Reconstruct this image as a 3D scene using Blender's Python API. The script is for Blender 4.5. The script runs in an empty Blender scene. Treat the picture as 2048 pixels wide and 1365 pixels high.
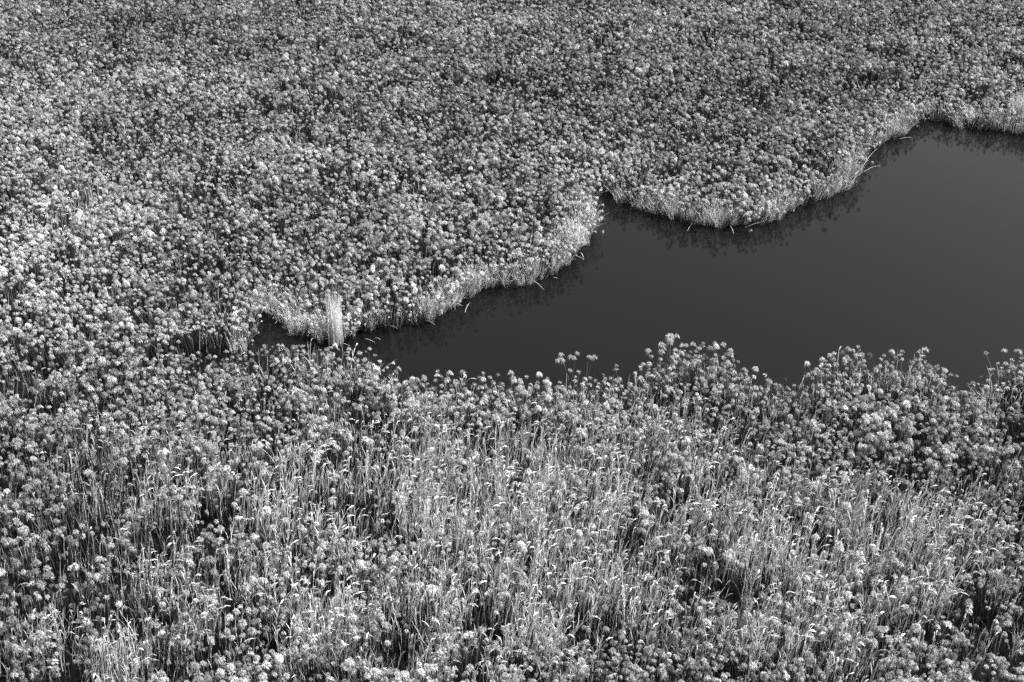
import bpy, math, random
import numpy as np
from mathutils import Vector, Matrix
from mathutils.geometry import tessellate_polygon

rng = np.random.default_rng(7)
random.seed(7)
R = math.radians
C = bpy.context.scene.collection
scn = bpy.context.scene

# ------------------------------------------------------------------ camera
CAM_H, PITCH, LENS = 46.6, R(29.8), 50.0
F = LENS / 36.0 * 2048.0                       # focal length in pixels of the 2048 wide photograph
cam_d = bpy.data.cameras.new('camera'); cam_d.lens = LENS; cam_d.sensor_width = 36
cam_d.clip_start = 0.5; cam_d.clip_end = 6000
cam = bpy.data.objects.new('camera', cam_d); C.objects.link(cam)
cam.location = (0, 0, CAM_H); cam.rotation_euler = (math.pi / 2 - PITCH, 0, 0)
scn.camera = cam

# ------------------------------------------------------------------ light
SUN_EL, SUN_AZ = R(50), R(112)                  # azimuth measured from behind the camera towards the right
w = bpy.data.worlds.new('World'); scn.world = w; w.use_nodes = True
nt = w.node_tree; nt.nodes.clear()
sky = nt.nodes.new('ShaderNodeTexSky'); sky.sky_type = 'NISHITA'; sky.sun_disc = False; sky.dust_density = 4.0
sky.sun_elevation = SUN_EL; sky.sun_rotation = math.pi - SUN_AZ
bw = nt.nodes.new('ShaderNodeRGBToBW'); bg = nt.nodes.new('ShaderNodeBackground'); wo = nt.nodes.new('ShaderNodeOutputWorld')
nt.links.new(sky.outputs[0], bw.inputs[0]); nt.links.new(bw.outputs[0], bg.inputs[0]); nt.links.new(bg.outputs[0], wo.inputs[0])
bg.inputs[1].default_value = 0.10
sd = bpy.data.lights.new('sun', 'SUN'); sd.energy = 5.0; sd.angle = R(0.5); sd.color = (1, 1, 1)
sun = bpy.data.objects.new('sun', sd); C.objects.link(sun)
to_sun = Vector((math.sin(SUN_AZ) * math.cos(SUN_EL), -math.cos(SUN_AZ) * math.cos(SUN_EL), math.sin(SUN_EL)))
sun.rotation_euler = to_sun.to_track_quat('Z', 'Y').to_euler()
scn.view_settings.view_transform = 'Standard'; scn.view_settings.look = 'None'
scn.view_settings.gamma = 1; scn.view_settings.use_curve_mapping = False
scn.view_settings.exposure = 1.35
scn.cycles.use_denoising = False
scn.cycles.max_bounces = 5; scn.cycles.diffuse_bounces = 1; scn.cycles.glossy_bounces = 2
scn.cycles.transmission_bounces = 3; scn.cycles.transparent_max_bounces = 4
scn.cycles.use_adaptive_sampling = False

# ------------------------------------------------------------------ pixel -> plane of height z
cp, sp_ = math.cos(PITCH), math.sin(PITCH)
def at(u, v, z=0.0):
    dx = (u - 1024.0) / F; dy = -(v - 682.5) / F
    X = dx; Y = cp + dy * sp_; Z = -sp_ + dy * cp
    t = (z - CAM_H) / Z
    return (X * t, Y * t)
def project(x, y, z):
    """world -> photograph pixels (numpy arrays)"""
    zc = z - CAM_H
    depth = y * cp - zc * sp_
    up = y * sp_ + zc * cp
    return 1024 + F * x / depth, 682.5 - F * up / depth, depth

# ------------------------------------------------------------------ materials
def mat(name, col, rough=0.75, trans=0.3, island=0.5, spec=0.25, inst=0.0):
    m = bpy.data.materials.new(name); m.use_nodes = True
    n = m.node_tree; n.nodes.clear()
    out = n.nodes.new('ShaderNodeOutputMaterial')
    p = n.nodes.new('ShaderNodeBsdfPrincipled'); p.inputs['Roughness'].default_value = rough
    p.inputs['Specular IOR Level'].default_value = spec
    geo = n.nodes.new('ShaderNodeNewGeometry')
    at_ = n.nodes.new('ShaderNodeAttribute'); at_.attribute_type = 'INSTANCER'; at_.attribute_name = 'tone'
    # value = col * (1 - island/2 + island*rand) * (1 + tone)
    mr = n.nodes.new('ShaderNodeMapRange'); mr.inputs[3].default_value = col * (1 - island / 2); mr.inputs[4].default_value = col * (1 + island / 2)
    n.links.new(geo.outputs['Random Per Island'], mr.inputs[0])
    ad = n.nodes.new('ShaderNodeMath'); ad.operation = 'ADD'; ad.inputs[1].default_value = 1.0
    n.links.new(at_.outputs['Fac'], ad.inputs[0])
    mu = n.nodes.new('ShaderNodeMath'); mu.operation = 'MULTIPLY'; mu.use_clamp = True
    n.links.new(mr.outputs[0], mu.inputs[0]); n.links.new(ad.outputs[0], mu.inputs[1])
    n.links.new(mu.outputs[0], p.inputs['Base Color'])
    if trans > 0:
        t = n.nodes.new('ShaderNodeBsdfTranslucent'); mx = n.nodes.new('ShaderNodeMixShader'); mx.inputs[0].default_value = trans
        n.links.new(mu.outputs[0], t.inputs[0]); n.links.new(p.outputs[0], mx.inputs[1]); n.links.new(t.outputs[0], mx.inputs[2])
        n.links.new(mx.outputs[0], out.inputs[0])
    else:
        n.links.new(p.outputs[0], out.inputs[0])
    return m
M_UMBEL = mat('umbel_rays', 0.385, trans=0.06, island=0.9, spec=.15)
M_STEM = mat('green_stem', 0.085, rough=0.5, trans=0.0, island=0.5, spec=0.4)
M_REED = mat('dry_reed', 0.70, rough=0.5, trans=0.15, island=0.7, spec=0.4)
M_PLUME = mat('plume_hair', 0.66, trans=0.2, island=0.2)
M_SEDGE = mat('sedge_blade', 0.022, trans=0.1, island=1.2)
M_PALE = mat('bank_blade', 0.80, rough=0.5, trans=0.1, island=1.1, spec=0.4)
M_DEAD = mat('dead_stem', 0.6, rough=0.6, trans=0.0, island=0.3)

def ground_mat():
    m = bpy.data.materials.new('peat'); m.use_nodes = True; n = m.node_tree
    p = n.nodes['Principled BSDF']; p.inputs['Roughness'].default_value = 0.9; p.inputs['Specular IOR Level'].default_value = 0.0
    tc = n.nodes.new('ShaderNodeTexCoord'); no = n.nodes.new('ShaderNodeTexNoise'); no.inputs['Scale'].default_value = 6; no.inputs['Detail'].default_value = 8
    cr = n.nodes.new('ShaderNodeMapRange'); cr.inputs[1].default_value = .35; cr.inputs[2].default_value = .7; cr.inputs[3].default_value = .003; cr.inputs[4].default_value = .015
    n.links.new(tc.outputs['Object'], no.inputs['Vector']); n.links.new(no.outputs['Fac'], cr.inputs[0]); n.links.new(cr.outputs[0], p.inputs['Base Color'])
    bp = n.nodes.new('ShaderNodeBump'); bp.inputs['Distance'].default_value = .05
    n.links.new(no.outputs['Fac'], bp.inputs['Height']); n.links.new(bp.outputs[0], p.inputs['Normal'])
    return m
def water_mat():
    m = bpy.data.materials.new('water'); m.use_nodes = True; n = m.node_tree
    p = n.nodes['Principled BSDF']; p.inputs['Base Color'].default_value = (.003, .003, .003, 1)
    p.inputs['Roughness'].default_value = 0.03; p.inputs['IOR'].default_value = 1.29; p.inputs['Specular IOR Level'].default_value = .235
    tc = n.nodes.new('ShaderNodeTexCoord')
    no = n.nodes.new('ShaderNodeTexNoise'); no.inputs['Scale'].default_value = 18; no.inputs['Detail'].default_value = 4
    n.links.new(tc.outputs['Object'], no.inputs['Vector'])
    bp = n.nodes.new('ShaderNodeBump'); bp.inputs['Distance'].default_value = .004; bp.inputs['Strength'].default_value = .35
    n.links.new(no.outputs['Fac'], bp.inputs['Height']); n.links.new(bp.outputs[0], p.inputs['Normal'])
    return m

# ------------------------------------------------------------------ shoreline (traced on the photograph, laid on the water plane)
FAR = [(500,684),(506,668),(512,640),(524,618),(548,624),(562,648),(600,667),(640,682),(690,686),(706,670),(750,658),(800,657),(850,642),
       (885,632),(915,607),(960,582),(1000,570),(1050,570),(1090,557),(1115,551),(1140,517),(1165,502),(1172,482),(1187,457),(1182,430),
       (1182,402),(1196,386),(1216,382),(1240,402),(1265,417),(1300,422),(1340,439),(1385,447),(1430,454),(1470,452),(1520,447),(1556,442),
       (1572,422),(1600,414),(1630,402),(1665,392),(1692,377),(1712,352),(1727,333),(1737,300),(1770,282),(1800,273),(1825,257),(1842,241),(1856,236),
       (1872,242),(1900,252),(1960,260),(2010,264),(2048,270),(2200,285),(2450,260),(2700,210)]
NEAR = [(516,698),(560,694),(600,704),(640,704),(690,712),(722,730),(760,750),(790,772),(830,786),(870,784),(900,768),(940,764),(1000,778),
        (1050,788),(1100,782),(1130,774),(1150,774),(1180,776),(1210,774),(1240,762),(1270,752),(1300,744),(1345,728),(1390,722),(1430,730),(1465,742),
        (1490,764),(1520,776),(1550,784),(1600,776),(1640,762),(1665,736),(1700,724),(1740,728),(1780,740),(1800,734),(1850,736),
        (1895,778),(1920,806),(1945,806),(1965,780),(1990,752),(2020,740),(2048,732),(2200,700),(2450,710),(2750,670)]
far_w = [at(u, v, 0.1) for u, v in FAR]
near_w = [at(u, v - 10, 1.75) for u, v in NEAR]
def resample(pts, step, amp):
    P = np.array(pts); seg = np.hypot(*np.diff(P, axis=0).T); s = np.concatenate([[0], np.cumsum(seg)])
    t = np.arange(0, s[-1], step); x = np.interp(t, s, P[:, 0]); y = np.interp(t, s, P[:, 1])
    ph = rng.uniform(0, 6.28, 6); wob = sum(np.sin(t / l_ * 6.283 + p_) * l_ for l_, p_ in zip((1.1, 1.9, 3.1), ph)) * .085
    return np.c_[x + wob * .6 + rng.normal(0, amp, len(t)), y + wob + rng.normal(0, amp, len(t))]
far_s = resample(far_w, 0.45, .15); near_s = resample(near_w, 0.6, .14)
BIG = 2500.0
def set_back(S, dy):
    t = np.arange(len(S)) * .9
    return np.c_[S[:, 0] + .12 * np.sin(t * 1.7), S[:, 1] + dy + .12 * np.sin(t)]
notch = np.vstack([set_back(near_s, -.30)[::-1], set_back(far_s, .42)])       # right end of the near bank -> inlet -> right end of the far bank
lake_poly = np.vstack([far_s, near_s[::-1]])

# dark side pools that continue the channel to the left, inside the reeds
POOLS = [((438, 706), 2.2, 1.1), ((345, 716), .9, .5), ((90, 735), 1.2, .7), ((20, 800), 1.3, .8)]
pools = [(np.array(at(*c, 0.2 if k == 4 else 1.0)), a, b) for k, (c, a, b) in enumerate(POOLS)]

def flat_mesh(name, loops, z, m):
    vs = [Vector((x, y, z)) for l in loops for x, y in l]
    tri = tessellate_polygon([[Vector((x, y, 0)) for x, y in l] for l in loops])
    me = bpy.data.meshes.new(name); me.from_pydata([tuple(v) for v in vs], [], [tuple(t) for t in tri]); me.update()
    me.materials.append(m); o = bpy.data.objects.new(name, me); C.objects.link(o)
    if me.polygons and me.polygons[0].normal.z < 0: me.flip_normals()
    o['kind'] = 'structure'
    return o

outer = [(BIG, near_s[-1][1] - .3), ] + [tuple(p) for p in notch] + [(BIG, far_s[-1][1]), (BIG, BIG), (-BIG, BIG), (-BIG, -BIG), (BIG, -BIG)]
# two banks joined on the left: peat mat floating a little above the water, its edge closed by a skirt
def peat():
    l = outer; n = len(l)
    tri = tessellate_polygon([[Vector((x, y, 0)) for x, y in l]])
    vs = [(x, y, .03) for x, y in l] + [(x, y, -.4) for x, y in l]
    fs = [tuple(t) for t in tri] + [(i, (i + 1) % n, n + (i + 1) % n, n + i) for i in range(n)]
    me = bpy.data.meshes.new('marsh_ground'); me.from_pydata(vs, [], fs); me.update(); me.materials.append(ground_mat())
    o = bpy.data.objects.new('marsh_ground', me); C.objects.link(o); o['kind'] = 'structure'
    o['label'] = 'dark peaty marsh ground under the reeds'
peat()
me = bpy.data.meshes.new('water'); me.from_pydata([(-BIG, -BIG, 0), (BIG, -BIG, 0), (BIG, BIG, 0), (-BIG, BIG, 0)], [], [(0, 1, 2, 3)]); me.materials.append(water_mat())
wat = bpy.data.objects.new('water', me); C.objects.link(wat); wat['kind'] = 'structure'; wat['label'] = 'still dark water of the open channel'
me = bpy.data.meshes.new('lake_bed'); me.from_pydata([(-BIG, -BIG, -1.5), (BIG, -BIG, -1.5), (BIG, BIG, -1.5), (-BIG, BIG, -1.5)], [], [(0, 1, 2, 3)]); 

# ------------------------------------------------------------------ mesh builder
class MB:
    def __init__(s): s.v = []; s.f = []; s.mi = []
    def ribbon(s, pts, widths, side, mi=0):
        b = len(s.v)
        for p, w_, sd_ in zip(pts, widths, side):
            s.v.append(tuple(p - sd_ * w_ / 2)); s.v.append(tuple(p + sd_ * w_ / 2))
        for i in range(len(pts) - 1):
            s.f.append((b + 2 * i, b + 2 * i + 1, b + 2 * i + 3, b + 2 * i + 2)); s.mi.append(mi)
    def tube(s, pts, rad, n=4, mi=0):
        b = len(s.v)
        for p, r in zip(pts, rad):
            for k in range(n):
                a = 2 * math.pi * k / n
                s.v.append((p.x + r * math.cos(a), p.y + r * math.sin(a), p.z))
        for i in range(len(pts) - 1):
            for k in range(n):
                s.f.append((b + i * n + k, b + i * n + (k + 1) % n, b + (i + 1) * n + (k + 1) % n, b + (i + 1) * n + k)); s.mi.append(mi)
    def mesh(s, name, mats):
        me = bpy.data.meshes.new(name); me.from_pydata(s.v, [], s.f)
        for m in mats: me.materials.append(m)
        if len(mats) > 1: me.polygons.foreach_set('material_index', s.mi)
        me.update(); return me
    def add(s, o, mi):
        b = len(s.v); s.v += o.v; s.f += [tuple(i + b for i in f) for f in o.f]; s.mi += [mi] * len(o.f)

def U(a, b): return random.uniform(a, b)
def rdir():
    a = U(0, 2 * math.pi); return Vector((math.cos(a), math.sin(a), 0))

def papyrus(h, r, n, droop, bend, wid=.012, cone=100):
    """culm with its mop of thin rays; returns (stem, umbel) builders"""
    st = MB(); um = MB()
    d = rdir(); P = []
    for k in range(6):
        t = k / 5; P.append(Vector((d.x * bend * t * t, d.y * bend * t * t, h * t * (1 - .12 * bend * t))))
    st.tube(P, [.017, .016, .014, .012, .010, .008], 3)
    tip = P[-1]; axis = (P[-1] - P[-2]).normalized()
    q = Vector((0, 0, 1)).rotation_difference(axis).to_matrix()
    lop = rdir() * U(0, .35)
    for i in range(n):
        th = R(cone) * U(.06, 1) ** .62; ph = U(0, 2 * math.pi)
        L = r * (U(.9, 1.06) if U(0, 1) < .8 else U(.6, 1.25))
        d0 = q @ Vector((math.sin(th) * math.cos(ph), math.sin(th) * math.sin(ph), math.cos(th)))
        d0 = (d0 + lop * .5).normalized()
        side = d0.cross(Vector((U(-1, 1), U(-1, 1), U(-1, 1)))).normalized()
        pts = []
        for k in range(5):
            t = k / 4
            pts.append(tip + d0 * L * (t - .22 * droop * t ** 3) + Vector((0, 0, 1)) * L * (.12 * t - droop * t ** 2.6 * (.2 + .55 * math.sin(th))))
        um.ribbon(pts, [wid * .4, wid * .8, wid, wid * 1.25, wid * .5], [side] * 5)
    # bracts in the middle of the head
    for i in range(5):
        d0 = (q @ Vector((U(-1, 1), U(-1, 1), U(.2, 1)))).normalized(); side = d0.cross(Vector((0, 1, .3))).normalized()
        um.ribbon([tip, tip + d0 * r * .3, tip + d0 * r * .5], [.02, .025, .004], [side] * 3)
    return st, um

def reed(h, lean, plume=True, leaves=5):
    """feathery reed: culm, leaves and plume, leaning and nodding towards +x"""
    st = MB(); lf = MB(); pl = MB()
    P = []
    for k in range(8):
        t = k / 7; P.append(Vector((lean * t ** 2.2, lean * .15 * math.sin(t * 3), h * t - .25 * lean * t ** 3)))
    st.tube(P, [.014, .014, .013, .012, .011, .010, .008, .006], 3)
    for i in range(leaves):
        t = U(.25, .85); k = min(6, int(t * 7)); p = P[k].lerp(P[k + 1], t * 7 - k)
        a = U(-1.3, 1.3) if U(0, 1) < .7 else U(0, 6.28)
        d = Vector((math.cos(a), math.sin(a), 0)); L = U(.35, .7); up = U(.8, 1.5); out = U(.12, .5)
        pts = [p + d * L * (s_ * .4 + s_ * s_ * .6) * out + Vector((0, 0, 1)) * L * (up * s_ - out * .9 * up * s_ * s_) for s_ in (0, .35, .7, 1)]
        side = Vector((-d.y, d.x, U(-.5, .5))).normalized()
        lf.ribbon(pts, [.010, .018, .015, .003], [side] * 4)
    if plume:
        tip = P[-1]; L = U(.34, .50); nod = U(.3, .95); q0 = (P[-1] - P[-2]).normalized()
        def spine(t): return tip + q0 * L * t + Vector((1, 0, 0)) * L * .45 * nod * t * t - Vector((0, 0, 1)) * L * .75 * nod * t * t
        for i in range(16):
            t0 = U(0, .75); a = U(0, 6.28); rr = .04 * math.sin(math.pi * min(1, t0 + .25))
            off = Vector((0, math.cos(a), math.sin(a))) * rr
            pts = [spine(t0), spine(t0 + .12) + off, spine(t0 + .3) + off * .6]
            sd_ = Vector((U(-.3, .3), U(-1, 1), U(-1, 1))).normalized()
            pl.ribbon(pts, [.014, .03, .006], [sd_] * 3)
    return st, lf, pl

def tuft(n, h, spread, wid, curl=.5, lay=0.0, cz=0.1):
    t_ = MB()
    for i in range(n):
        d = rdir(); b = Vector((U(-1, 1), U(-1, 1), 0)) * cz; L = h * U(.55, 1.1)
        s = spread * U(.2, 1.2); pts = []
        for k in range(5):
            t = k / 4
            pts.append(b + d * L * s * (t * (1 - curl) + curl * t * t) + Vector((0, 0, L * (t - .35 * s * curl * t * t * t))))
        side = (Vector((-d.y, d.x, 0)) + Vector((U(-.6, .6), U(-.6, .6), U(-.2, .2)))).normalized()
        t_.ribbon(pts, [wid * .8, wid, wid * .9, wid * .7, wid * .15], [side] * 5)
    return t_

# variants ------------------------------------------------------------
NPAP, NREED = 14, 8
PAP = []
for i in range(NPAP):
    kind = i % 7
    h = U(1.62, 2.12)
    if kind in (0, 1): a = papyrus(h, U(.165, .205), 105, U(.6, 1.0), U(.05, .35), wid=.0095, cone=U(80, 98))
    elif kind == 2: a = papyrus(h * .88, U(.10, .14), 66, U(.5, .9), U(.1, .4), wid=.0095, cone=100)
    elif kind == 3: a = papyrus(h * 1.04, U(.22, .28), 120, U(.8, 1.1), U(.1, .4), wid=.0105, cone=92)
    elif kind == 4: a = papyrus(h * .95, U(.12, .16), 80, U(.3, .6), U(.05, .3), wid=.011, cone=115)
    elif kind == 5: a = papyrus(h * .85, U(.17, .24), 46, U(1.1, 1.5), U(.35, .7), cone=80)
    else: a = papyrus(h * .95, U(.17, .23), 55, .3, U(.05, .3), wid=.010, cone=44)
    PAP.append((a[0].mesh('papyrus_stem', [M_STEM]), a[1].mesh('papyrus_umbel', [M_UMBEL]), a))
REED = []
for i in range(NREED):
    a = reed(U(2.0, 2.5), (.12, .25, .35, .5, .6, .75, .2, .4)[i], leaves=random.randint(4, 7))
    REED.append((a[0].mesh('reed_culm', [M_REED]), a[1].mesh('reed_leaves', [M_REED]), a[2].mesh('reed_plume', [M_PLUME]), a))

def joined(name, parts, mats):
    b = MB()
    for i, p in enumerate(parts): b.add(p, i)
    return b.mesh(name, mats)
SRC_PAP = [joined('papyrus_src', a, [M_STEM, M_UMBEL]) for _, _, a in PAP]
SRC_REED = [joined('reed_src', a, [M_REED, M_REED, M_PLUME]) for *_, a in REED]
SRC_STALK = [joined('stalk_src', reed(U(1.5, 2.2), U(.03, .28), False, random.randint(3, 6))[:2] , [M_REED, M_REED]) for i in range(6)]
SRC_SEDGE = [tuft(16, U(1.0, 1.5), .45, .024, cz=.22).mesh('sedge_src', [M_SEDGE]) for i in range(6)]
SRC_PALE = [tuft(14, U(1.1, 2.0), .5, .016, cz=.25).mesh('pale_src', [M_PALE]) for i in range(6)]

# ------------------------------------------------------------------ fields
def seg_dist(P, L):
    """distance and vector to the nearest point of polyline L"""
    best = np.full(len(P), 1e9); vec = np.zeros((len(P), 2))
    for a, b in zip(L[:-1], L[1:]):
        ab = b - a; t = np.clip(((P - a) @ ab) / (ab @ ab + 1e-12), 0, 1); q = a + t[:, None] * ab - P
        d = np.hypot(q[:, 0], q[:, 1]); m = d < best; best[m] = d[m]; vec[m] = q[m]
    return best, vec
def inside(P, poly):
    x, y = P[:, 0], P[:, 1]; r = np.zeros(len(P), bool); n = len(poly); j = n - 1
    for i in range(n):
        xi, yi = poly[i]; xj, yj = poly[j]
        c = ((yi > y) != (yj > y)) & (x < (xj - xi) * (y - yi) / (yj - yi + 1e-12) + xi); r ^= c; j = i
    return r
_tab = rng.random((256, 256))
def vnoise(x, y, s):
    x = x / s + 100; y = y / s + 100; xi = np.floor(x).astype(int); yi = np.floor(y).astype(int); fx = x - xi; fy = y - yi
    fx = fx * fx * (3 - 2 * fx); fy = fy * fy * (3 - 2 * fy); g = lambda a, b: _tab[a % 256, b % 256]
    return (g(xi, yi) * (1 - fx) + g(xi + 1, yi) * fx) * (1 - fy) + (g(xi, yi + 1) * (1 - fx) + g(xi + 1, yi + 1) * fx) * fy
def fbm(x, y, s): return (vnoise(x, y, s) + .5 * vnoise(x + 37, y, s / 2) + .25 * vnoise(x, y + 91, s / 4)) / 1.75

def blobs(P, L):
    """sum of soft patches; L = [(u, v, ru, rv, amount)] traced on the photograph, laid on the canopy plane"""
    u, v, d = project(P[:, 0], P[:, 1], np.full(len(P), 1.2)); s = np.zeros(len(P))
    for (cu, cv, ru, rv, a) in L: s += a * np.exp(-((u - cu) / ru) ** 2 - ((v - cv) / rv) ** 2)
    return s
# where the feathery reeds stand (share of ground cover)
REED_B = [(330,990,110,70,.5),(490,1000,110,90,.9),(640,1010,120,90,.9),(800,1010,120,100,.8),(980,1060,200,170,.75),(1180,1080,170,160,.75),(1380,1040,130,130,.6),
          (1560,1000,90,70,.5),(1740,1080,130,90,1),(1900,1110,110,90,.7),(1500,1190,130,110,.9),(1700,1260,120,90,.6),(850,1240,160,110,.9),(1080,1270,130,90,.6),
          (620,1180,90,60,.5),(420,1160,120,40,.5),(640,1290,120,70,.8),(400,1250,100,60,.6),(220,1330,60,60,.9),(300,1270,60,40,.4),(80,1290,40,40,.3),(1260,1250,100,80,.5),
          (150,430,60,80,.28),(200,960,110,80,.5),(330,1100,90,60,.4),(130,1230,70,60,.4),(1850,1200,100,80,.5),(1580,1330,120,50,.7),(1300,880,90,40,.2),(980,900,120,40,.35),(800,930,120,50,.3)]
# overall tone patches of the stand
TONE_B = [(60,560,260,180,.28),(180,400,160,90,.15),(60,240,120,80,.15),(600,420,200,120,.08),(100,1130,260,230,-.30),(200,900,200,110,-.12),(560,760,200,60,.0),(1050,1090,320,170,.10),(1800,900,260,120,.12),
          (500,950,200,80,.08),(1800,960,230,70,-.12),(1950,1260,120,120,-.15),(300,60,350,90,-.16),(1300,110,500,110,-.14),(900,300,220,90,-.06),(1700,120,250,80,.0),(700,640,90,50,.1),
          (1450,400,160,50,.12),(2040,180,60,70,.3),(1150,330,120,50,.08),(120,760,170,50,-.15)]
GAP_B = [(80,1150,160,150,.22),(340,1160,120,80,.12),(220,1080,70,80,.12),(200,960,50,50,.1),(60,1240,90,70,.12),(1900,1250,130,80,.12),(1850,970,120,40,.12),(1330,840,60,30,.14),
         (2020,800,40,40,.2),(1500,860,80,30,.08),(700,860,60,60,.08),(480,1120,60,50,.12),(900,1130,60,60,.05),(1700,1150,60,60,.1)]

def scatter(step, u0=-300, u1=2350, v0=-110, v1=1620):
    """jittered grid over the ground the camera (or one a few steps aside) can see"""
    x0, y0 = at(u0, v0, 1); x1, _ = at(u1, v0, 1); ya = at(1024, v1, 1)[1]
    X, Y = np.meshgrid(np.arange(x0, x1, step), np.arange(ya, y0, step))
    P = np.c_[X.ravel(), Y.ravel()] + rng.uniform(-.55, .55, (X.size, 2)) * step
    u, v, d = project(P[:, 0], P[:, 1], np.full(len(P), 1.))
    P = P[(u > u0) & (u < u1) & (v > v0) & (v < v1)]
    P = P[~inside(P, lake_poly)]
    for c, a, b in pools:
        e = ((P[:, 0] - c[0]) / a / 1.35) ** 2 + ((P[:, 1] - c[1]) / b / 1.35) ** 2
        P = P[e > .7 + .6 * rng.random(len(P))]
    return P
def banks(P):
    df, vf = seg_dist(P, far_s); dn, vn = seg_dist(P, near_s)
    return df, vf, dn, vn
def euler(phi, th, psi):
    """yaw psi about the plant's own axis, then tilt th towards heading phi"""
    c, s = np.cos, np.sin
    a = psi - phi
    z = np.zeros_like(phi); o = np.ones_like(phi)
    def Rz(t): return np.array([[c(t), -s(t), z], [s(t), c(t), z], [z, z, o]])
    def Ry(t): return np.array([[c(t), z, s(t)], [z, o, z], [-s(t), z, c(t)]])
    M = np.einsum('ijn,jkn,kln->iln', Rz(phi), Ry(th), Rz(a))
    return np.c_[np.arctan2(M[2, 1], M[2, 2]), -np.arcsin(np.clip(M[2, 0], -1, 1)), np.arctan2(M[1, 0], M[0, 0])]
def tilt_for(P, base_sd, edge, push):
    """random lean plus a lean out over the water near a bank; edge = list of (distance, vector)"""
    n = len(P); ph = rng.uniform(0, 2 * np.pi, n); m = np.abs(rng.normal(0, base_sd, n))
    vx = m * np.cos(ph); vy = m * np.sin(ph)
    for d, v in edge:
        k = push * np.exp(-(d / .9) ** 2) * rng.uniform(.2, 1.3, n); L = np.maximum(np.hypot(v[:, 0], v[:, 1]), 1e-6)
        vx += k * v[:, 0] / L; vy += k * v[:, 1] / L
    return np.arctan2(vy, vx), np.hypot(vx, vy)

# ------------------------------------------------------------------ masses: one object each, many plants nobody could count
def mass(name, label, src, P, rot, sc, tone, idx, z=.05):
    me = bpy.data.meshes.new(name); me.vertices.add(len(P))
    co = np.c_[P, np.full(len(P), z)].astype(np.float32); me.vertices.foreach_set('co', co.ravel())
    def A(nm, ty, key, arr):
        a = me.attributes.new(nm, ty, 'POINT'); a.data.foreach_set(key, np.ascontiguousarray(arr).ravel())
    A('rot', 'FLOAT_VECTOR', 'vector', rot.astype(np.float32)); A('sc', 'FLOAT', 'value', sc.astype(np.float32))
    A('tone', 'FLOAT', 'value', tone.astype(np.float32)); A('idx', 'INT', 'value', idx.astype(np.int32))
    o = bpy.data.objects.new(name, me); C.objects.link(o)
    o['kind'] = 'stuff'; o['label'] = label; o['category'] = 'marsh plants'
    g = bpy.data.node_groups.new(name, 'GeometryNodeTree')
    g.interface.new_socket('Geometry', in_out='INPUT', socket_type='NodeSocketGeometry'); g.interface.new_socket('Geometry', in_out='OUTPUT', socket_type='NodeSocketGeometry')
    N = g.nodes; Lk = g.links.new; gi = N.new('NodeGroupInput'); go = N.new('NodeGroupOutput')
    ip = N.new('GeometryNodeInstanceOnPoints'); jn = N.new('GeometryNodeJoinGeometry')
    for m in reversed(src):
        so = bpy.data.objects.new(m.name, m)           # never linked: only its mesh is read
        oi = N.new('GeometryNodeObjectInfo'); oi.inputs['Object'].default_value = so; oi.inputs['As Instance'].default_value = False
        gt = N.new('GeometryNodeGeometryToInstance'); Lk(oi.outputs['Geometry'], gt.inputs[0]); Lk(gt.outputs[0], jn.inputs[0])
    def at_(nm, ty):
        a = N.new('GeometryNodeInputNamedAttribute'); a.data_type = ty; a.inputs[0].default_value = nm; return a.outputs[0]
    er = N.new('FunctionNodeEulerToRotation'); Lk(at_('rot', 'FLOAT_VECTOR'), er.inputs[0])
    Lk(gi.outputs[0], ip.inputs['Points']); Lk(jn.outputs[0], ip.inputs['Instance']); ip.inputs['Pick Instance'].default_value = True
    Lk(at_('idx', 'INT'), ip.inputs['Instance Index']); Lk(er.outputs[0], ip.inputs['Rotation']); Lk(at_('sc', 'FLOAT'), ip.inputs['Scale'])
    Lk(ip.outputs[0], go.inputs[0])
    md = o.modifiers.new('scatter', 'NODES'); md.node_group = g
    return o

# ---- papyrus
P = scatter(.24); n0 = len(P)
df, vf, dn, vn = banks(P)
gap = .55 * fbm(P[:, 0], P[:, 1], 1.6) + .45 * vnoise(P[:, 0] + 13, P[:, 1] + 4, .62); big = fbm(P[:, 0] + 50, P[:, 1], 9)
rb = np.clip(blobs(P, REED_B), 0, 1.3); gb = blobs(P, GAP_B)
keep = rng.random(n0) < np.clip(1.1 - np.clip((gap - .455) * 9, 0, 1.0) * .93 - .60 * rb - 2.2 * gb, .04, 1)
keep |= (df < 1.3) & (rng.random(n0) < .75)
P = P[keep]; df, vf, dn, vn, gap, big, rb = df[keep], vf[keep], dn[keep], vn[keep], gap[keep], big[keep], rb[keep]
n = len(P)
phi, th = tilt_for(P, .12, [(df, vf), (dn, vn)], .5)
lo = np.clip((fbm(P[:, 0] + 140, P[:, 1] + 60, 2.6) - .60) * 6, 0, 1) * .55; ld = 6.28 * 2 * vnoise(P[:, 0], P[:, 1] + 300, 7)
lx, ly = th * np.cos(phi) + lo * np.cos(ld), th * np.sin(phi) + lo * np.sin(ld); phi, th = np.arctan2(ly, lx), np.hypot(lx, ly)
sc = np.clip(rng.normal(.97, .15, n), .55, 1.4) * (.88 + .25 * big) * (1 - .22 * rng.random(n) * np.exp(-(df / 1.1) ** 2))
und = fbm(P[:, 0] - 80, P[:, 1] + 5, 4.5); sc *= .78 + .46 * und
sc *= 1 - .04 * np.exp(-(df / 1.5) ** 2); tall = rng.random(n) < .04; sc[tall] *= 1.18; sc = np.where(dn < 2, np.minimum(sc, 1.2), sc)
lowp = np.clip((project(P[:, 0], P[:, 1], np.full(n, 1.5))[1] - 780) / 250, 0, 1); sc *= 1 + .05 * lowp
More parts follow.
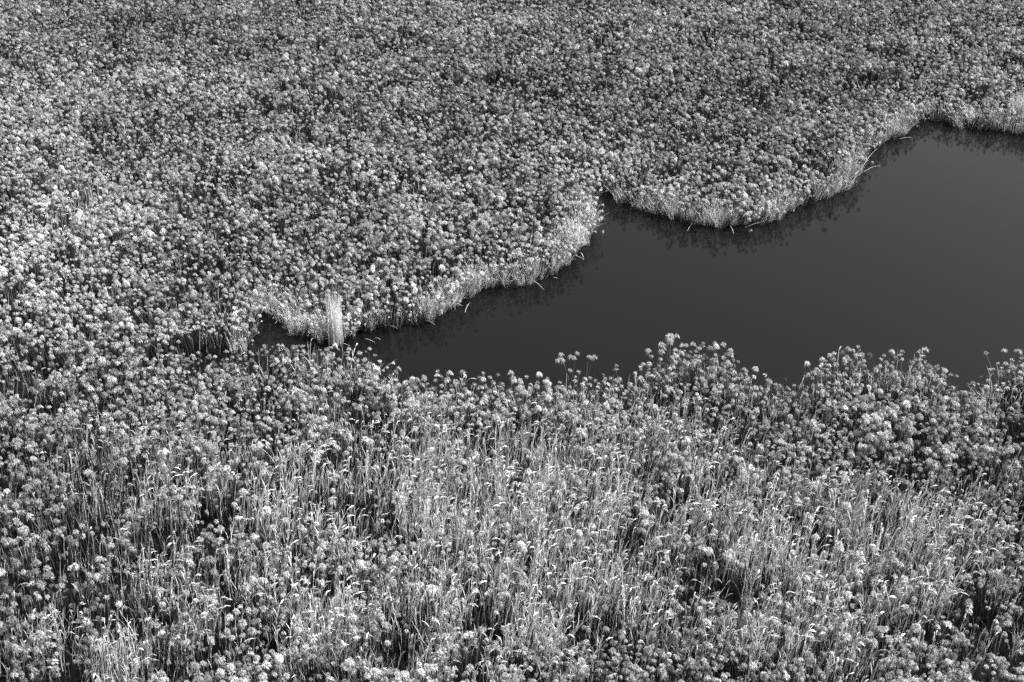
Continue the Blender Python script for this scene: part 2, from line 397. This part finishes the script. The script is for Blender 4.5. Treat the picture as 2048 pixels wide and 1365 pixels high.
tone = np.clip(np.exp(rng.normal(-.12, .42, n)) - 1, -.75, .5) + blobs(P, TONE_B) + (big - .5) * .4 + (fbm(P[:, 0] + 9, P[:, 1] + 70, 1.1) - .5) * .7 + .35 * np.exp(-(df / 1.8) ** 2)
bright = rng.random(n) < .10; tone[bright] += .25
dead = rng.random(n) < .16; tone[dead] -= .35
idx = rng.integers(0, NPAP, n)
u, v, dep = project(P[:, 0], P[:, 1], np.full(n, 1.9))
# individual plants: the nearest ones plus those that stand clear against the water on the near bank
infr = (u > 10) & (u < 2038) & (v > 5) & (v < 1362)
cand = np.where(infr)[0]; order = cand[np.argsort(-v[cand])]
near_edge = np.where(infr & (dn < .55) & (u > 690))[0]
near_edge = rng.permutation(near_edge)[:150]
sel = list(near_edge) + [i for i in order[:400] if i not in set(near_edge)][:300 - 34 - len(near_edge)]
mask = np.ones(n, bool); mask[sel] = False
rot = euler(phi, th, rng.uniform(0, 6.28, n))
mass('papyrus_thicket', 'dense stand of pale mop headed papyrus covering both banks of the water', SRC_PAP, P[mask], rot[mask], sc[mask], tone[mask], idx[mask])

def tag(o, label, cat, group=None, tone=None):
    o['label'] = label; o['category'] = cat
    if group: o['group'] = group
    return o
def papyrus_plant(x, y, rot_, s, k, tn, label, group='papyrus plants standing apart on the banks'):
    e = bpy.data.objects.new('papyrus_plant', None); C.objects.link(e); e.location = (x, y, .05); e.rotation_euler = rot_; e.scale = (s, s, s)
    e.empty_display_size = .2
    tag(e, label, 'papyrus', group)
    for nm, m in (('stem', PAP[k][0]), ('umbel', PAP[k][1])):
        o = bpy.data.objects.new(nm, m); C.objects.link(o); o.parent = e; o['tone'] = float(tn)
    return e
HEAD_KIND = ['round head', 'round head', 'small head', 'big shaggy head', 'tight ball head', 'limp drooping head', 'upswept brush head']
def edge_place(u):
    for lim, t in ((800, 'on the bank below the narrow inlet'), (950, 'on the bank right of the inlet mouth'), (1090, 'on the low bank left of the small fan'),
                   (1230, 'on the bank around the small stalk fan'), (1300, 'on the bank between the two stalk fans'), (1400, 'on the bank under the big stalk fan'),
                   (1490, 'on the shoulder right of the big fan'), (1640, 'in the bay left of the rounded clump'), (1760, 'on the rounded clump'), (1890, 'on the second right clump'),
                   (1975, 'in the dark bay at the far right')):
        if u < lim: return t
    return 'on the bank at the right frame edge'
def row_place(u):
    for lim, t in ((260, 'in the bottom left corner'), (600, 'at the bottom left of centre'), (930, 'at the bottom just left of centre'), (1270, 'at the bottom right of centre'),
                   (1640, 'towards the bottom right')):
        if u < lim: return t
    return 'in the bottom right corner'
edge_set = set(int(i) for i in near_edge)
for i in sel:
    ie = int(i) in edge_set; kd = HEAD_KIND[int(idx[i]) % 7]; tn = 'bright' if tone[i] > .15 else 'dark' if tone[i] < -.3 else 'grey'
    where = edge_place(u[i]) if ie else row_place(u[i])
    papyrus_plant(P[i, 0], P[i, 1], tuple(rot[i]), sc[i], int(idx[i]), tone[i], 'papyrus with %s %s, %s' % (tn, kd, where),
                  '%s papyrus with %s %s' % (tn, kd, where))
# fans of tall stalks breaking the outline of the near bank: (u, v) of the heads, root pixel, size
def fan(heads, root, hs, label, group, ks=(0, 1, 7, 8, 3, 10)):
    mv = sum(h_[1] for h_ in heads) / len(heads); bx, by = at(root[0], mv + (root[1] - mv) * .76, .1)
    rank = {p_: q_ for q_, p_ in enumerate(sorted(heads))}; ORD = ['leftmost', 'second from left', 'third from left', 'fourth from left', 'fifth from left', 'sixth from left', 'seventh from left']
    for j, (hu, hv) in enumerate(heads):
        q_ = rank[(hu, hv)]; pre = 'rightmost' if q_ == len(heads) - 1 else ORD[q_]
        hx, hy = at(hu, hv, hs * .93)
        rx, ry = bx + U(-.18, .18), by + U(-.18, .18)
        dx, dy = hx - rx, hy - ry; L = math.hypot(dx, dy); t = math.atan2(L, hs * .93); k = ks[j % len(ks)]
        s = math.hypot(L, hs * .93) / max(v_[2] for v_ in PAP[k][2][0].v)
        r_ = euler(np.array([math.atan2(dy, dx)]), np.array([t]), np.array([U(0, 6.28)]))[0]
        papyrus_plant(rx, ry, tuple(r_), s, k, U(-.25, .2), pre + ' ' + label, group)
fan([(1117,722),(1127,712),(1136,719),(1152,708),(1146,718),(1131,722)], (1143,800), 2.35, 'stalk of the small papyrus fan over the water', 'papyrus fan at the small promontory')
fan([(1175,716),(1184,716),(1194,724)], (1172,796), 2.25, 'papyrus stalk arching right beside the small fan', 'papyrus arching beside the small fan')
fan([(1303,702),(1313,696),(1322,690),(1332,692),(1340,683),(1352,678),(1357,676),(1330,702)], (1332,790), 2.55, 'tall stalk of the big papyrus fan on the near bank', 'papyrus fan on the near bank crown', (3, 10, 0, 7))
fan([(1370,692),(1388,692),(1373,698)], (1365,784), 2.4, 'of three tall papyrus stalks right of the big fan', 'papyrus stalks right of the big fan')
fan([(1430,688),(1446,690),(1410,698)], (1425,780), 2.3, 'of three papyrus stalks over the shoulder right of the big fan', 'papyrus stalks leaning right over the water')
fan([(1706,702),(1722,708),(1690,706)], (1702,780), 2.2, 'of three papyrus stalks topping the rounded right clump', 'papyrus on the rounded right clump')
fan([(1802,706),(1852,702),(1848,712)], (1815,795), 2.3, 'of three papyrus stalks topping the second right clump', 'papyrus on the second right clump')
fan([(1974,708),(2006,704),(2028,702)], (1995,800), 2.3, 'of three papyrus stalks leaning left at the right frame edge', 'papyrus at the right frame edge')
fan([(742,700),(724,706)], (730,775), 2.0, 'papyrus stalk of a nodding pair right of the inlet', 'papyrus nodding over the inlet')

# ---- undergrowth
P = scatter(.46); df, vf, dn, vn = banks(P); n = len(P)
keep = rng.random(n) < np.clip(1 - 1.0 * np.clip(blobs(P, GAP_B), 0, .4) - .85 * (.55 * fbm(P[:, 0], P[:, 1], 1.6) + .45 * vnoise(P[:, 0] + 13, P[:, 1] + 4, .62) > .56), .1, 1)
P = P[keep]; df, vf, dn, vn = df[keep], vf[keep], dn[keep], vn[keep]; n = len(P)
phi, th = tilt_for(P, .1, [(df, vf), (dn, vn)], .3)
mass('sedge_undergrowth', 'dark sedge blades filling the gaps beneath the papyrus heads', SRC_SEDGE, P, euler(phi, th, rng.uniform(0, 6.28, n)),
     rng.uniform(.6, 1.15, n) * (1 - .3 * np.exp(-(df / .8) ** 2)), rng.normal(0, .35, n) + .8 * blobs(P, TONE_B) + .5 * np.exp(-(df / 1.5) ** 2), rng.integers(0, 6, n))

# ---- pale stalks and plumed reeds
P = scatter(.235); df, vf, dn, vn = banks(P); n = len(P)
rb = np.clip(blobs(P, REED_B), 0, 1.3); pt = fbm(P[:, 0] + 11, P[:, 1] - 7, 1.6)
lowv = np.clip((project(P[:, 0], P[:, 1], np.full(n, 1.5))[1] - 730) / 110, 0, 1)
pr = np.clip(.02 + .42 * lowv * np.clip((fbm(P[:, 0] + 71, P[:, 1], 1.3) - .50) * 9, 0, 1) + .95 * rb * np.clip((pt - .455) * 9, 0, 1) + .10 * np.exp(-(dn / 1.5) ** 2) + .42 * np.exp(-(df / 1.9) ** 2) * np.clip((pt - .25) * 4, .2, 1), 0, .9)
keep = rng.random(n) < pr
P = P[keep]; df, vf, dn, vn, rb = df[keep], vf[keep], dn[keep], vn[keep], rb[keep]; n = len(P)
phi, th = tilt_for(P, .07, [(df, vf), (dn, vn)], .3)
wind = rng.normal(.02, .05, n); vx = th * np.cos(phi) + wind; vy = th * np.sin(phi); phi, th = np.arctan2(vy, vx), np.hypot(vx, vy)
yaw = rng.normal(.25, .7, n)
is_pl = rng.random(n) < np.where(rb > .12, .42, .10) * np.where(df < 1.5, .15, 1)
sc = rng.uniform(.75, 1.08, n) * (1 + .30 * np.clip(rb, 0, 1)) * (1 - .25 * np.exp(-(df / 1.2) ** 2)); tone = rng.normal(0, .4, n) - .2 + .5 * blobs(P, TONE_B) + .2 * np.exp(-(df / 1.5) ** 2)
rot = euler(phi, th, yaw)
k = ~is_pl
mass('reed_stalks', 'pale upright reed stalks and leaves streaking the marsh', SRC_STALK, P[k], rot[k], sc[k], tone[k], rng.integers(0, 6, k.sum()))
u, v, dep = project(P[:, 0], P[:, 1], np.full(n, 2.2))
c = np.where(is_pl & (u > 5) & (u < 2043) & (v < 1360) & (v > 0))[0]; order = c[np.argsort(-v[c])][:272]
edge = [i for i in c if dn[i] < .7 and i not in set(order)][:26]
sel = list(order) + edge; mk = is_pl.copy(); mk[sel] = False
ridx = rng.integers(0, NREED, n)
mass('plumed_reed_bed', 'bright feathery plumed reeds leaning right in patches across the lower marsh', SRC_REED, P[mk], rot[mk], sc[mk], tone[mk], ridx[mk])
REED_KIND = ['upright', 'upright', 'slightly leaning', 'slightly leaning', 'far leaning', 'far leaning', 'upright', 'slightly leaning']
def reed_place(u, v):
    w = row_place(u).replace('at the bottom ', '').replace('towards the bottom', 'towards the').replace('in the bottom ', 'in the lower ')
    return ('nearest patch ' if v > 1270 else 'second nearest patch ') + w
for i in sel:
    e = bpy.data.objects.new('plumed_reed', None); C.objects.link(e); e.location = (P[i, 0], P[i, 1], .05); e.rotation_euler = tuple(rot[i]); e.scale = (sc[i],) * 3
    ed = i in edge
    where = edge_place(u[i]) if ed else reed_place(u[i], v[i]); kd = ('tall ' if sc[i] > 1.02 else 'short ' if sc[i] < .88 else 'middling ') + ('bright ' if tone[i] > .05 else 'dull ' if tone[i] < -.35 else 'pale ') + REED_KIND[int(ridx[i])]
    tag(e, '%s plumed reed, %s' % (kd, where), 'reed', '%s plumed reeds %s' % (kd, where))
    for nm, m in zip(('stem', 'foliage', 'plume'), REED[ridx[i]][:3]):
        o = bpy.data.objects.new(nm, m); C.objects.link(o); o.parent = e; o['tone'] = float(tone[i])

# ---- pale grass fringe of the far bank
P = scatter(.30); df, vf, dn, vn = banks(P); n = len(P)
pt = fbm(P[:, 0] - 31, P[:, 1] + 17, 1.8)
keep = rng.random(n) < np.clip((1.0 - blobs(P, [(470, 640, 70, 70, .8), (1215, 350, 40, 40, .8)])) * np.exp(-(df / 1.3) ** 2) * np.clip(.28 + (pt - .44) * 3.4, .04, 1) + .12 * np.exp(-(dn / 1.0) ** 2) + .02, 0, 1)
P = P[keep]; df, vf, dn, vn = df[keep], vf[keep], dn[keep], vn[keep]; n = len(P)
phi, th = tilt_for(P, .1, [(df, vf), (dn, vn)], .45)
mass('bank_grass', 'bright straw pale grass fringing the water along the far bank', SRC_PALE, P, euler(phi, th, rng.uniform(0, 6.28, n)),
     rng.uniform(.45, 1.1, n), rng.normal(-.05, .4, n) + .3 * blobs(P, TONE_B), rng.integers(0, 6, n))

# ---- countable tussocks: (u, v of the root, height, blades, spread, label)
TUS = [(672,690,4.3,200,.07,'tallest bright clump of straw grass beside the narrow inlet'),
       (1160,492,2.0,110,.38,'bright straw clump on the tip of the peninsula'),
       (1133,500,2.1,90,.3,'straw clump just left of the peninsula tip'),
       (1780,268,1.7,110,.5,'sprawling bright straw clump by the upper right notch'),
       (2036,252,3.6,130,.22,'tall bright clump of straw grass at the right frame edge'),
       (1935,246,1.6,90,.5,'low straw clump on the upper right bank'),
       (1700,352,1.7,90,.4,'straw clump above the steep right corner of the far bank'),
       (1545,436,1.6,90,.45,'straw clump where the middle bank turns up'),
       (1445,448,1.5,90,.45,'straw clump at the lowest bulge of the middle bank'),
       (1340,430,1.5,80,.45,'straw clump on the left half of the middle bank'),
       (950,584,1.9,90,.35,'straw clump above the bend of the lower far bank'),
       (1075,556,1.7,80,.35,'straw clump below the peninsula'),
       (855,634,1.6,90,.42,'straw clump right of the inlet mouth'),
       (590,655,1.5,50,.35,'thin straw clump over the dark inlet pocket')]
for (tu, tv, h, nb, spd, lab) in TUS:
    b = MB()
    for q in range(7):
        c_ = rdir() * U(0, .75) * (.45 if h > 4 else 1); t2 = tuft(int(nb * .2), h * U(.6 if h > 4 else .75, 1.2), spd * U(.8, 2.2), .016, cz=.3, curl=.6); t2.v = [(x_ + c_.x * 1.2, y_ + c_.y, z_) for x_, y_, z_ in t2.v]; b.add(t2, 0); x, y = at(tu, tv, .1)
    o = bpy.data.objects.new('grass_tussock', b.mesh('grass_tussock', [M_PALE])); C.objects.link(o); o.location = (x, y + .35, .05); tag(o, lab, 'grass', 'bright tussocks along the far bank'); o['tone'] = .2

# ---- bent and fallen stems over the water: (u0,v0)->(u1,v1) with arch height
FALL = [((1180,398),(1240,382),.5),((1178,392),(1150,380),.3),((1150,402),(1130,372),.5),((1182,430),(1192,436),.3),
        ((1715,300),(1728,252),.6),((1760,332),(1728,345),.3),((1722,340),(1755,298),.5),((1160,505),(1168,520),.3),((1142,512),(1168,520),.25),
        ((1104,556),(1116,557),.1),((1064,560),(1088,580),.15),((930,585),(905,592),.2),((960,582),(976,565),.3),((930,625),(940,606),.25),((560,642),(550,648),.2),
        ((598,668),(588,640),.6),((605,665),(622,640),.5),((635,680),(680,678),.1),((665,682),(700,692),.1),((730,678),(750,686),.12),((750,676),(762,680),.1),
        ((780,652),(795,658),.15),((1790,262),(1815,268),.3),((1800,278),(1825,276),.15),((1555,440),(1490,455),.25),((1460,452),(1468,468),.15),
        ((1270,412),(1258,390),.6),((1275,412),(1285,385),.6),((1385,447),(1375,462),.15),((850,642),(870,650),.2),((700,672),(720,660),.3),
        ((900,610),(925,612),.25),((1010,570),(1040,560),.3),((1845,240),(1850,222),.6),((1640,400),(1655,380),.4)]
def fall_place(u):
    for lim, t in ((720, 'at the narrow inlet'), (860, 'right of the inlet mouth'), (1010, 'at the bend of the lower bank'), (1135, 'below the peninsula'), (1260, 'at the peninsula notch'),
                   (1480, 'on the middle bank'), (1670, 'where the middle bank turns up'), (1780, 'at the steep right corner')):
        if u < lim: return t
    return 'at the upper right notch'
fcount = {}
for j, ((a, b), (c_, d_), hh) in enumerate(sorted(FALL)):
    x0, y0 = at(a, b, .08); z1 = .12 + hh * .3; x1, y1 = at(c_, d_, z1); m_ = MB(); pts = []
    for k in range(8):
        t = k / 7; pts.append(Vector(((x1 - x0) * t, (y1 - y0) * t, (z1 - .08) * t + hh * math.sin(math.pi * t) * .6)))
    m_.tube(pts, [.010, .010, .010, .009, .009, .008, .006, .004], 4)
    o = bpy.data.objects.new('fallen_stem', m_.mesh('fallen_stem', [M_DEAD])); C.objects.link(o); o.location = (x0, y0, .08)
    w_ = fall_place(a); q_ = fcount.get(w_, 0); fcount[w_] = q_ + 1
    tag(o, '%s pale dead stem over water %s' % (('leftmost', 'second from left', 'third from left', 'fourth from left', 'fifth from left', 'sixth from left', 'seventh from left', 'eighth from left', 'ninth from left', 'tenth from left')[min(q_, 9)], w_), 'dead stem', 'dead stems ' + w_)
